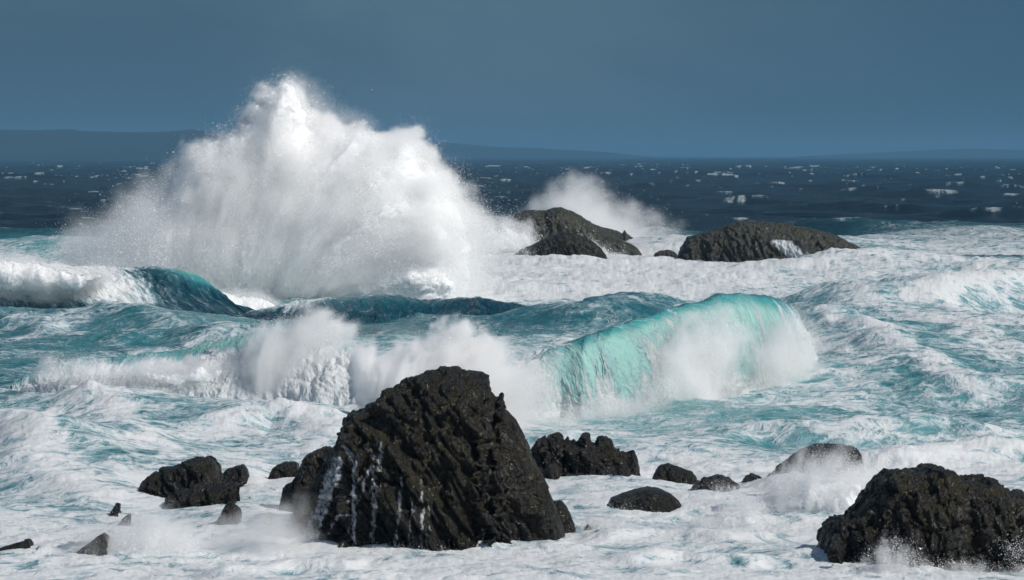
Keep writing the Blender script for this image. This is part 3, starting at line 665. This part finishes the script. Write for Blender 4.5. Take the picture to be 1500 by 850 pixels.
def mist_volume(name, lo, step, rho, mat, parent, carrier):
    """a still cloud of fine droplets: density samples stored as loose points of the droplets mesh and turned into a volume"""
    nx, ny, nz = rho.shape; me = carrier.data; n0 = len(me.vertices)
    g = np.stack(np.meshgrid(*[lo[i] + step * np.arange(rho.shape[i]) for i in range(3)], indexing='ij'), -1).astype(f32).reshape(-1, 3)
    me.vertices.add(rho.size)
    allco = np.empty(3 * (n0 + rho.size), f32); me.vertices.foreach_get('co', allco); allco[3 * n0:] = g.ravel(); me.vertices.foreach_set('co', allco)
    a = me.attributes.new('den', 'FLOAT', 'POINT'); dv = np.zeros(n0 + rho.size, f32); dv[n0:] = rho.ravel(); a.data.foreach_set('value', dv)
    me.update()
    o = bpy.data.objects.new(name, bpy.data.volumes.new(name)); col.objects.link(o); o.data.materials.append(mat); o.parent = parent
    ng = bpy.data.node_groups.new('mist_volume', 'GeometryNodeTree')
    ng.interface.new_socket('Geometry', in_out='INPUT', socket_type='NodeSocketGeometry')
    ng.interface.new_socket('Geometry', in_out='OUTPUT', socket_type='NodeSocketGeometry')
    t = NT(ng)
    t.n('NodeGroupInput'); go = t.n('NodeGroupOutput')
    oi = t.t.nodes.new('GeometryNodeObjectInfo'); oi.transform_space = 'ORIGINAL'; oi.inputs['Object'].default_value = carrier
    pos = t.n('GeometryNodeInputPosition').outputs[0]
    q = t.n('ShaderNodeVectorMath', dict(operation='SUBTRACT'), i0=pos, i1=tuple(float(v) for v in lo)).outputs[0]
    q = t.n('ShaderNodeVectorMath', dict(operation='SCALE'), i0=q); q.inputs['Scale'].default_value = 1 / step
    sp = t.n('ShaderNodeSeparateXYZ', None, i0=q.outputs[0])
    r = [t.math('MINIMUM', t.math('MAXIMUM', t.math('ROUND', sp.outputs[i]), 0.0), float(rho.shape[i] - 1)) for i in range(3)]
    row = t.math('ADD', t.math('MULTIPLY', r[0], float(ny)), r[1])          # exact in single precision
    toi = lambda v: t.n('FunctionNodeFloatToInt', dict(rounding_mode='ROUND'), i0=v).outputs[0]
    im = lambda op, a, b: t.n('FunctionNodeIntegerMath', dict(operation=op), i0=a, i1=b).outputs[0]
    idx = im('ADD', im('ADD', im('MULTIPLY', toi(row), nz), toi(r[2])), n0)
    at = t.n('GeometryNodeInputNamedAttribute', dict(data_type='FLOAT')); at.inputs['Name'].default_value = 'den'
    si = t.t.nodes.new('GeometryNodeSampleIndex'); si.data_type = 'FLOAT'; si.domain = 'POINT'
    t.t.links.new(oi.outputs['Geometry'], si.inputs['Geometry']); t.t.links.new(at.outputs[0], si.inputs['Value']); t.t.links.new(idx, si.inputs['Index'])
    vc = t.t.nodes.new('GeometryNodeVolumeCube')
    t.t.links.new(si.outputs[0], vc.inputs['Density'])
    for k, v in (('Min', lo), ('Max', [lo[i] + step * (rho.shape[i] - 1) for i in range(3)])): vc.inputs[k].default_value = tuple(float(x) for x in v)
    for i, k in enumerate(('Resolution X', 'Resolution Y', 'Resolution Z')): vc.inputs[k].default_value = int(rho.shape[i])
    sm = t.t.nodes.new('GeometryNodeSetMaterial'); sm.inputs['Material'].default_value = mat
    t.t.links.new(vc.outputs[0], sm.inputs['Geometry']); t.t.links.new(sm.outputs[0], go.inputs[0])
    md = o.modifiers.new('mist', 'NODES'); md.node_group = ng
    return o

def spray(label, outline, d, depth, n, size=1.0, soft=.35, lump=1.0, ls=4.0, edge=None, softf=None, wisp=0.0, core=True, inset=None, res=None, dens=None, back=.3, name='sea_spray', depthcut=.6, mist=1.2, msoft=None, mgrain=.5, vstep=None, jet=None):
    """outline in photo pixels, placed at distance d (number or (px, d) table); depth: half thickness; a lumpy foam body wrapped in fine drops"""
    o = np.array(outline, float)
    df = (lambda px: np.full(np.shape(px), float(d))) if np.isscalar(d) else (lambda px: np.interp(px, [a for a, _ in d], [b for _, b in d]))
    dm = float(np.mean(df(o[:, 0]))); px1 = dm / FPX * 1.465        # one picture cell at that distance, in metres
    r0 = .36 * px1 * size
    poly = np.stack([X(o[:, 0], dm), Z(o[:, 1], dm)], -1)
    lo, hi = poly.min(0) - soft, poly.max(0) + soft
    E = edge or depth * 1.2
    inset = soft * 1.3 if inset is None else inset
    toy = lambda x: df(CXP + x / dm * FPX)
    warp = lambda x, z: (x + fbm(x / (ls * .6), z / (ls * .6), 3.3, 5, .6) * lump * .9, z + fbm(x / (ls * .6) + 40, z / (ls * .6), 9.3, 5, .6) * lump * .9)
    def co(x, y, z):
        if jet is None: return x / ls, y / ls, z / ls
        jx, jz = X(jet[0], dm), Z(jet[1], dm)                       # jets fan out from where the wave struck
        r_ = np.hypot(x - jx, z - jz); a_ = np.arctan2(z - jz, x - jx) * np.sqrt(r_ + 1) * 3.2
        return a_ / ls, y / ls, r_ / (ls * 2.0)
    fb = lambda q: fbm(*co(q[:, 0], q[:, 1], q[:, 2]), 6, .62, bill=True)
    root = None
    if core:
        rs = res or px1 * .8
        gx_, gz_ = np.meshgrid(np.arange(lo[0], hi[0], rs), np.arange(lo[1], hi[1], rs))
        x, z = gx_.ravel(), gz_.ravel()
        e, ex, ez = poly_e(*warp(x, z), poly)
        e = e - inset * (np.clip(softf(CXP + x / dm * FPX, HOR + (CAM_H - z) / dm * FPX), .6, 3.2) if softf else 1.0)
        en = np.clip(e / E, 0, 1); th = np.sqrt(en * (2 - en))
        ok = (e > 0).reshape(gx_.shape)
        qm = ok[:-1, :-1] & ok[1:, :-1] & ok[:-1, 1:] & ok[1:, 1:]
        idx = np.arange(x.size).reshape(gx_.shape)
        Q = np.stack([idx[:-1, :-1][qm], idx[:-1, 1:][qm], idx[1:, 1:][qm], idx[1:, :-1][qm]], -1)
        sh = []
        for sg in (-1, 1):
            P = np.stack([x, sg * depth * .88 * th, z], -1)
            N = np.stack([ex * (1 - en), sg * th * .9, ez * (1 - en)], -1); N /= np.linalg.norm(N, axis=1)[:, None] + 1e-6
            m = en > 0
            c0 = np.zeros(len(x), f32); c0[m] = fbm(*co(P[m][:, 0], P[m][:, 1], P[m][:, 2]), 4, .5, bill=True)
            P = P + N * (c0 * lump * .9 * np.minimum(1, en * 6))[:, None]
            P[:, 1] += toy(P[:, 0])
            sh.append(P)
        used = np.unique(Q); mp = -np.ones(x.size, int); mp[used] = np.arange(len(used)); Q = mp[Q]
        V = np.concatenate([sh[0][used], sh[1][used]])
        root = mk(name, V, np.concatenate([Q, (Q + len(used))[:, ::-1]]), M_FOAM)
    out = []; got = 0
    while got < n:
        m = int(n * 1.2) + 1000
        x = rng.uniform(lo[0], hi[0], m); z = rng.uniform(lo[1], hi[1], m)
        e, gx, gz = poly_e(*warp(x, z), poly)
        keep = e > 0
        if dens is not None:
            keep &= rng.uniform(size=m) < dens(CXP + x / dm * FPX, HOR + (CAM_H - z) / dm * FPX)
        x, z, e, gx, gz = x[keep], z[keep], e[keep], gx[keep], gz[keep]
        en = np.clip(e / E, 0, 1); th = np.sqrt(en * (2 - en))
        fr = rng.uniform(size=len(x)) > back
        if core: r = np.clip(th - rng.exponential(.05, len(x)), 0, None) * np.where(fr, -1, 1)
        else: r = np.clip(rng.normal(size=len(x)) * .45, -1, 1) * th
        N = np.stack([gx * (1 - en), r * .9 - .05, gz * (1 - en)], -1)
        N /= np.linalg.norm(N, axis=1)[:, None] + 1e-6
        P = np.stack([x, r * depth, z], -1)
        # billows: push along the normal and tilt the normal with the slope of the same noise
        c0 = fb(P); g = np.stack([fb(P + h) - c0 for h in (np.eye(3) * .12)], -1) / .12
        P = P + N * (c0 * lump * .9)[:, None]
        N = N - g * lump * .6; N /= np.linalg.norm(N, axis=1)[:, None] + 1e-6
        ipx = CXP + P[:, 0] / dm * FPX; ipy = HOR + (CAM_H - P[:, 2]) / dm * FPX
        sf = soft * (np.minimum(softf(ipx, ipy), 1.3) if softf else 1.0) * np.minimum(rng.exponential(.8, len(x)), 2.0)
        P = P + np.clip(rng.normal(size=P.shape), -2, 2) * np.asarray(sf)[..., None]
        if wisp:
            wn = fbm(P[:, 0] / (ls * .3), P[:, 1] / (ls * .3), P[:, 2] / (ls * .3), 4)
            kk = rng.uniform(size=len(x)) < np.clip(1 + wisp * (wn - .3), 0.02, 1); P, N = P[kk], N[kk]
        S = r0 * rng.lognormal(0, .4, len(P))
        P[:, 1] += toy(P[:, 0])
        out.append((P, N, S)); got += len(P)
    P, N, S = [np.concatenate(a)[:n] for a in zip(*out)]
    ok = P[:, 2] > -depthcut
    dr = drops('droplets' if root else name, P[ok], N[ok], S[ok], root)
    top = root or dr
    if mist > 0:
        ms = msoft or soft * 2.2
        st = vstep or max(px1 * 2.0, depth / 24)
        pad = ms * 1.6
        l3 = np.array([lo[0] - pad, -depth - pad, max(lo[1], -.3)]); h3 = np.array([hi[0] + pad, depth + pad, hi[1] + pad])
        shp = np.maximum(((h3 - l3) / st).astype(int) + 1, 4)
        gx3, gz3 = np.meshgrid(l3[0] + st * np.arange(shp[0]), l3[2] + st * np.arange(shp[2]), indexing='ij')
        e2, _, _ = poly_e(*warp(gx3.ravel(), gz3.ravel()), poly); e2 = e2.reshape(gx3.shape)
        sw = softf(CXP + gx3 / dm * FPX, HOR + (CAM_H - gz3) / dm * FPX) if softf else np.ones(gx3.shape)
        yy = l3[1] + st * np.arange(shp[1])
        en = 1 - np.clip(e2, -9, E) / E
        q = np.sqrt(np.maximum(en, 0)[:, None, :] ** 2 + (yy[None, :, None] / depth) ** 2)
        dl = (1 - q) * np.minimum(E, depth)
        A = np.broadcast_arrays(gx3[:, None, :], yy[None, :, None], gz3[:, None, :])
        nz = fbm(*co(*A), 6, .64)
        s3 = ms * np.clip(sw, .35, 4)[:, None, :]
        v = (dl + nz * lump * 1.3 + .25 * s3) / s3
        rho = mist * np.clip(v * (1 if core else .8), 0, 1) ** 1.5 * np.clip(1 + mgrain * 2 * nz, .05, 3) / np.clip(sw, .6, 1.5)[:, None, :]
        off = toy(gx3[:, 0])
        if not np.isscalar(d):       # a cloud that follows an oblique wave: shear each slice to its own distance
            k_ = np.round((off - off.min()) / st).astype(int); R = np.zeros((shp[0], shp[1] + k_.max(), shp[2]), f32)
            for i_ in range(shp[0]): R[i_, k_[i_]:k_[i_] + shp[1]] = rho[i_]
            rho = R; y0 = l3[1] + off.min()
        else: y0 = l3[1] + float(d)
        rho[[0, -1]] = 0; rho[:, [0, -1]] = 0; rho[:, :, -1] = 0
        mist_volume('mist', (l3[0], y0, l3[2]), st, rho, M_MIST, top, dr)
    return tag(top, label, 'spray')
spray('giant white plume of spray exploding upward at left, the tallest in the scene',
      [(60, 420), (84, 362), (124, 325), (170, 294), (206, 272), (248, 262), (255, 240), (272, 212), (298, 198), (326, 186), (343, 178), (358, 160), (370, 148), (362, 130), (385, 122), (418, 110), (440, 120), (454, 150), (464, 178), (500, 182), (530, 180),
       (560, 190), (590, 190), (612, 190), (626, 215), (640, 240), (660, 262), (690, 285), (714, 320), (726, 370), (720, 420), (700, 520), (100, 520)],
      236, 7.0, 460000, size=.9, soft=.6, lump=1.5, ls=4.0, inset=1.35, mist=1.0, msoft=1.5, mgrain=.25, vstep=.2, jet=(460, 500),
      softf=lambda px, py: .5 + 2.2 * sst(300, 170, px) + 1.0 * sst(640, 700, px) + 1.6 * sst(330, 420, py) * sst(520, 300, px))
spray('soft grey drift of mist blowing off the right shoulder of the giant plume', [(420, 112), (445, 112), (480, 132), (510, 155), (550, 182), (500, 195), (455, 195), (425, 150)], 238, 2.5, 5000, size=.6, soft=.9, core=False, lump=.8, mist=.35, msoft=2.)
spray('fine drops thrown out beyond the right edge of the giant plume', [(580, 195), (610, 180), (630, 205), (655, 240), (680, 260), (700, 300), (730, 335), (770, 355), (775, 374), (720, 390), (690, 340), (650, 290), (620, 240)], 236, 3., 40000, size=.7, soft=.6, core=False, wisp=1.6, mist=.2, msoft=1.6)
spray('grey wind-blown splash rising behind the mossy islet', [(735, 340), (770, 312), (790, 292), (805, 272), (838, 256), (868, 266), (900, 286), (945, 304), (985, 330), (1016, 360), (950, 400), (880, 400), (800, 400)], 385, 5., 20000, size=.7, soft=1.0, core=False, lump=1.6, mist=.75, msoft=4., mgrain=.7)
spray('white surge washing over the left end of the mossy islet', [(670, 350), (700, 330), (735, 318), (752, 320), (775, 330), (790, 348), (798, 362), (770, 400), (690, 400)], 342, 3., 30000, size=.8, soft=.7, lump=1.2, inset=1.2, msoft=1.6, mist=.8)
spray('tumbling white water along the broken part of the left curling wave', [(-60, 383), (0, 371), (40, 375), (90, 384), (150, 390), (168, 402), (158, 420), (120, 438), (60, 440), (0, 432), (-60, 428)], 215.5, 2.2, 50000, size=.8, soft=.3, lump=.8, ls=2.4, mist=.9, msoft=.8, inset=.6)
spray('white splash under the lip of the left curling wave', [(240, 410), (262, 402), (285, 410), (320, 418), (380, 428), (410, 440), (430, 500), (320, 520), (250, 480)], 224.5, 1.6, 20000, size=.8, soft=.35, lump=.6, ls=2., mist=1.2)
spray('white foam bursting up above the long low wave left of the big rock', [(358, 510), (368, 480), (386, 467), (420, 470), (445, 455), (470, 451), (494, 454), (514, 475), (526, 515), (515, 570), (450, 640), (390, 640), (345, 600), (345, 540)], 138, 1.8, 130000, size=.68, soft=.3, lump=.8, ls=1.7, mist=2.6, msoft=.7, core=False, mgrain=.4, jet=(440, 640))
spray('band of tumbling foam along the front of the long low wave', [(40, 552), (70, 524), (110, 526), (150, 534), (200, 528), (260, 526), (320, 520), (360, 515), (380, 560), (370, 605), (300, 590), (230, 572), (150, 560), (90, 560)], 138.5, .8, 50000, size=.75, soft=.25, lump=.6, ls=1.4, mist=1.7, msoft=.8, inset=.62)
spray('dense white burst directly behind the big rock', [(515, 520), (545, 512), (580, 506), (605, 490), (640, 478), (680, 472), (714, 486), (747, 506), (787, 522), (812, 548), (818, 600), (800, 660), (740, 690), (560, 680), (520, 560)], 128, 2., 160000, size=.68, soft=.3, lump=.9, ls=1.8, mist=2.6, msoft=.7, core=False, mgrain=.4, jet=(660, 680), softf=lambda px, py: .7 + 1.7 * sst(700, 790, px))
spray('churned white burst in the fold of the tall turquoise wave', [(945, 610), (950, 550), (962, 505), (985, 478), (1008, 458), (1035, 450), (1070, 448), (1095, 470), (1118, 505), (1112, 535), (1085, 560), (1075, 595), (1040, 630), (960, 640)], [(950, 134.0), (1120, 144.3)], 1.0, 70000, size=.8, soft=.28, lump=.7, ls=1.5, mist=1.7, msoft=.8, core=False)
spray('white splash along the foot of the tall turquoise wave', [(800, 604), (830, 590), (870, 582), (920, 586), (955, 566), (985, 556), (1000, 590), (975, 625), (930, 625), (880, 622), (840, 635), (800, 650)], [(800, 126.5), (1000, 133.5)], .7, 40000, size=.8, soft=.3, lump=.5, ls=1.5, mist=1.6, msoft=.8, core=False)
spray('pale mist hanging off the right end of the tall turquoise wave', [(1090, 530), (1118, 474), (1146, 442), (1180, 440), (1208, 484), (1222, 545), (1196, 592), (1130, 575)], [(1090, 143), (1210, 149)], 1.3, 24000, size=.7, soft=.35, core=False, lump=.8, mist=1.0, msoft=1.0, wisp=1.0)
spray('white splash bursting between the whale-backed rock and the craggy right rock', [(1105, 735), (1128, 698), (1158, 674), (1200, 664), (1240, 660), (1280, 668), (1310, 690), (1305, 745), (1260, 800), (1190, 810), (1130, 790), (1090, 755)], 95, 1.3, 80000, size=.75, soft=.3, lump=.8, ls=1.3, inset=1.05, mist=1.7, msoft=.85, jet=(1215, 800))
spray('veil of white spray blowing over the low rocks at left', [(50, 850), (100, 792), (155, 752), (215, 738), (290, 755), (380, 740), (430, 750), (445, 790), (410, 830), (300, 850), (180, 860)], 85.5, .8, 12000, size=.7, soft=.3, core=False, lump=.8, wisp=2.2, mist=2.0, msoft=.9, mgrain=1.0)
spray('scattered drops flying in front of the craggy right rock', [(1290, 850), (1310, 805), (1340, 812), (1380, 825), (1430, 825), (1460, 790), (1500, 770), (1540, 780), (1540, 850)], 80.3, .5, 3000, size=1.2, soft=.1, core=False, wisp=2., lump=.3, mist=0)
spray('low splash breaking against the foot of the craggy right rock', [(1250, 870), (1268, 826), (1284, 802), (1300, 792), (1322, 806), (1345, 824), (1380, 832), (1420, 826), (1460, 834), (1540, 830), (1540, 890), (1260, 890)], 80.6, .6, 60000, size=.9, soft=.13, lump=.6, ls=.6, mist=1.3, msoft=.3, core=False, wisp=1.0, jet=(1330, 900))
spray('ragged fringe of foam lapping the front of the big rock', [(500, 835), (520, 812), (545, 806), (575, 812), (610, 808), (650, 814), (690, 816), (730, 810), (770, 814), (800, 806), (830, 812), (840, 840), (700, 850), (540, 850)], 84.2, .5, 50000, size=.85, soft=.10, lump=.45, ls=.5, mist=1.2, msoft=.25, core=False, wisp=.8)
spray('soft mist of broken water drifting between the flat-topped rock and the dome', [(985, 735), (1020, 712), (1070, 700), (1110, 705), (1140, 730), (1130, 770), (1060, 790), (1000, 770)], 96, .8, 6000, size=.7, soft=.3, core=False, lump=.6, wisp=2., mist=.8, msoft=.7, mgrain=1.2)
spray('thin spray thrown up along the front of the jagged ridge', [(800, 730), (830, 705), (870, 700), (900, 712), (930, 715), (945, 735), (880, 760), (820, 760)], 99, .5, 9000, size=.75, soft=.2, core=False, lump=.5, wisp=2., mist=1.0, msoft=.4, mgrain=1.2)
spray('spindrift blown back off the crest of the tall turquoise wave', [(840, 497), (900, 474), (960, 455), (1020, 432), (1085, 419), (1140, 428), (1190, 455), (1200, 500), (1150, 455), (1085, 438), (1020, 446), (950, 468), (860, 500)], [(840, 134), (1200, 153)], .6, 26000, size=.75, soft=.22, core=False, lump=.5, wisp=1.6, mist=.35, msoft=.45, mgrain=1.)
spray('white surge heaped over the buried rock edge at lower left', [(40, 870), (80, 822), (125, 792), (175, 770), (235, 766), (290, 782), (330, 812), (320, 870)], 85.5, 1.0, 50000, size=.8, soft=.25, lump=.55, ls=1.2, inset=.75, mist=1.6, msoft=.6, mgrain=.5, jet=(240, 900))
spray('white surge piled between the pointed grey rock and the biggest rock', [(345, 850), (358, 800), (380, 778), (410, 770), (440, 778), (462, 800), (470, 850)], 88, .8, 40000, size=.8, soft=.22, lump=.45, ls=1.0, inset=.65, mist=1.6, msoft=.5, mgrain=.5)
spray('tumbling white surge in front of the low wet rock', [(985, 810), (1010, 765), (1045, 738), (1090, 728), (1125, 742), (1150, 780), (1150, 815)], 93, .8, 40000, size=.8, soft=.24, lump=.5, ls=1.0, inset=.65, mist=1.5, msoft=.55, mgrain=.5)
spray('white surge rolling past the right foot of the biggest rock', [(838, 815), (850, 775), (872, 752), (905, 750), (940, 765), (965, 800), (960, 815)], 90.5, .6, 30000, size=.8, soft=.2, lump=.45, ls=.9, inset=.6, mist=1.4, msoft=.45, mgrain=.5)
spray('thin band of foam running down between the mossy and black dome islets', [(826, 346), (846, 346), (868, 354), (890, 368), (925, 378), (900, 392), (880, 384), (866, 366)], 341, 1.2, 20000, size=.8, soft=.35, lump=.4, ls=2., mist=.9, msoft=.8, core=False)
# ------------------------------------------------------------------ hills on the far shore
def hill(name, label, outline, d, depth):
    o = np.array(outline, float); pxx = np.linspace(o[0, 0], o[-1, 0], 400)
    hz = Z(np.interp(pxx, o[:, 0], o[:, 1]), d); hz = hz + fbm(pxx / 9, 0 * pxx, 2.2, 4) * 2.0 * np.clip(hz / 40, 0, 1)
    ph = np.linspace(0, np.pi, 24)
    P = np.empty((400, 24, 3)); P[..., 0] = X(pxx, d)[:, None]; P[..., 1] = d - depth * np.cos(ph)[None] ; P[..., 2] = -2 + (np.maximum(hz, 0) + 2)[:, None] * np.sin(ph)[None]
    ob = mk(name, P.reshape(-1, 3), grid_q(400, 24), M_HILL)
    return tag(ob, label, 'hills', kind='structure')
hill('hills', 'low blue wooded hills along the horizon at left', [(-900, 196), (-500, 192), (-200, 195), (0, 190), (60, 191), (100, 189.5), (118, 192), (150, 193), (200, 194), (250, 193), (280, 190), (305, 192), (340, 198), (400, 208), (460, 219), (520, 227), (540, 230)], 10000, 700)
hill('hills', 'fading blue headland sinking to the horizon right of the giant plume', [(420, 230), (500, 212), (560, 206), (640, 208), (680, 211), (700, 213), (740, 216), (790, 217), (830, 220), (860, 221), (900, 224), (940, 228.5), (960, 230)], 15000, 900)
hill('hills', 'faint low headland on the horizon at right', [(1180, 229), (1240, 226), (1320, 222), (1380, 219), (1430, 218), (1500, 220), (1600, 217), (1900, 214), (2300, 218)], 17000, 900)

# ------------------------------------------------------------------ air, sky, sun
def haze():
    me = bpy.data.meshes.new('haze')
    x, y0, y1, z0, z1 = 30000, -300, 36000, -8, 140
    v = [(-x, y0, z0), (x, y0, z0), (x, y1, z0), (-x, y1, z0), (-x, y0, z1), (x, y0, z1), (x, y1, z1), (-x, y1, z1)]
    me.from_pydata(v, [], [(0, 3, 2, 1), (4, 5, 6, 7), (0, 1, 5, 4), (1, 2, 6, 5), (2, 3, 7, 6), (3, 0, 4, 7)])
    m, t = new_mat('sea_air')
    pv = t.n('ShaderNodeVolumePrincipled', None, Density=HAZE)
    pv.inputs['Color'].default_value = (0.19, 0.43, 0.66, 1); pv.inputs['Anisotropy'].default_value = 0.0
    t.n('ShaderNodeOutputMaterial', None, Volume=pv.outputs[0])
    me.materials.append(m); o = bpy.data.objects.new('haze', me); col.objects.link(o); o['kind'] = 'stuff'; o['label'] = 'thin blue sea haze over the water'
HAZE = 0.9e-4
haze()

w = bpy.data.worlds.new('World'); sc.world = w; w.use_nodes = True; w.node_tree.nodes.clear(); t = NT(w.node_tree)
sky = t.n('ShaderNodeTexSky', dict(sky_type='NISHITA', sun_disc=False, sun_elevation=SUN_EL, sun_rotation=math.radians(90) - SUN_AZ))
gv = t.n('ShaderNodeTexCoord').outputs['Generated']
sep = t.n('ShaderNodeSeparateXYZ', None, i0=gv)
# a dark rain-cloud bank fills the sky over the sea (towards +y), open sky overhead and behind the camera
n = t.noise(t.vmul(gv, (1, 1, 2.6)), 4.5, 5.0, 0.55, 0.6)
bank = t.math('MULTIPLY', t.ramp(sep.outputs[1], -0.1, 0.45), t.ramp(sep.outputs[2], 0.75, 0.40))
cc = t.mix(t.ramp(n, 0.3, 0.7), (0.056, 0.116, 0.172), (0.094, 0.165, 0.222))
side = t.ramp(t.math('ADD', sep.outputs[0], 0.0), -0.05, 0.26)
cc = t.mix(side, cc, (0.040, 0.102, 0.164))
skys = t.n('ShaderNodeVectorMath', dict(operation='SCALE'), i0=sky.outputs[0]); skys.inputs['Scale'].default_value = 0.08
bg = t.n('ShaderNodeBackground', None, Color=t.mix(bank, skys.outputs[0], cc), Strength=1.0)
t.n('ShaderNodeOutputWorld', None, Surface=bg.outputs[0])

from mathutils import Vector
sl = bpy.data.lights.new('sun', 'SUN'); sl.energy = 3.4; sl.angle = math.radians(.5); sl.color = (1, .96, .89)
so = bpy.data.objects.new('sun', sl); col.objects.link(so); so.rotation_euler = Vector(-SUN).to_track_quat('-Z', 'Y').to_euler()

cam = bpy.data.cameras.new('camera'); co = bpy.data.objects.new('camera', cam); col.objects.link(co)
co.location = (0, 0, CAM_H); co.rotation_euler = (math.radians(90), 0, 0)
cam.sensor_width = 36; cam.lens = FPX * 36 / 1500; cam.shift_y = -(425 - HOR) / 1500; cam.clip_start = 1; cam.clip_end = 80000
sc.camera = co
vs = sc.view_settings; vs.view_transform = 'Standard'; vs.look = 'None'; vs.exposure = 0; vs.gamma = 1
cy = sc.cycles; cy.max_bounces = 12; cy.diffuse_bounces = 4; cy.glossy_bounces = 2; cy.transmission_bounces = 4; cy.volume_bounces = 12
cy.use_denoising = True; cy.use_adaptive_sampling = True; cy.adaptive_threshold = .02; cy.caustics_reflective = False; cy.caustics_refractive = False
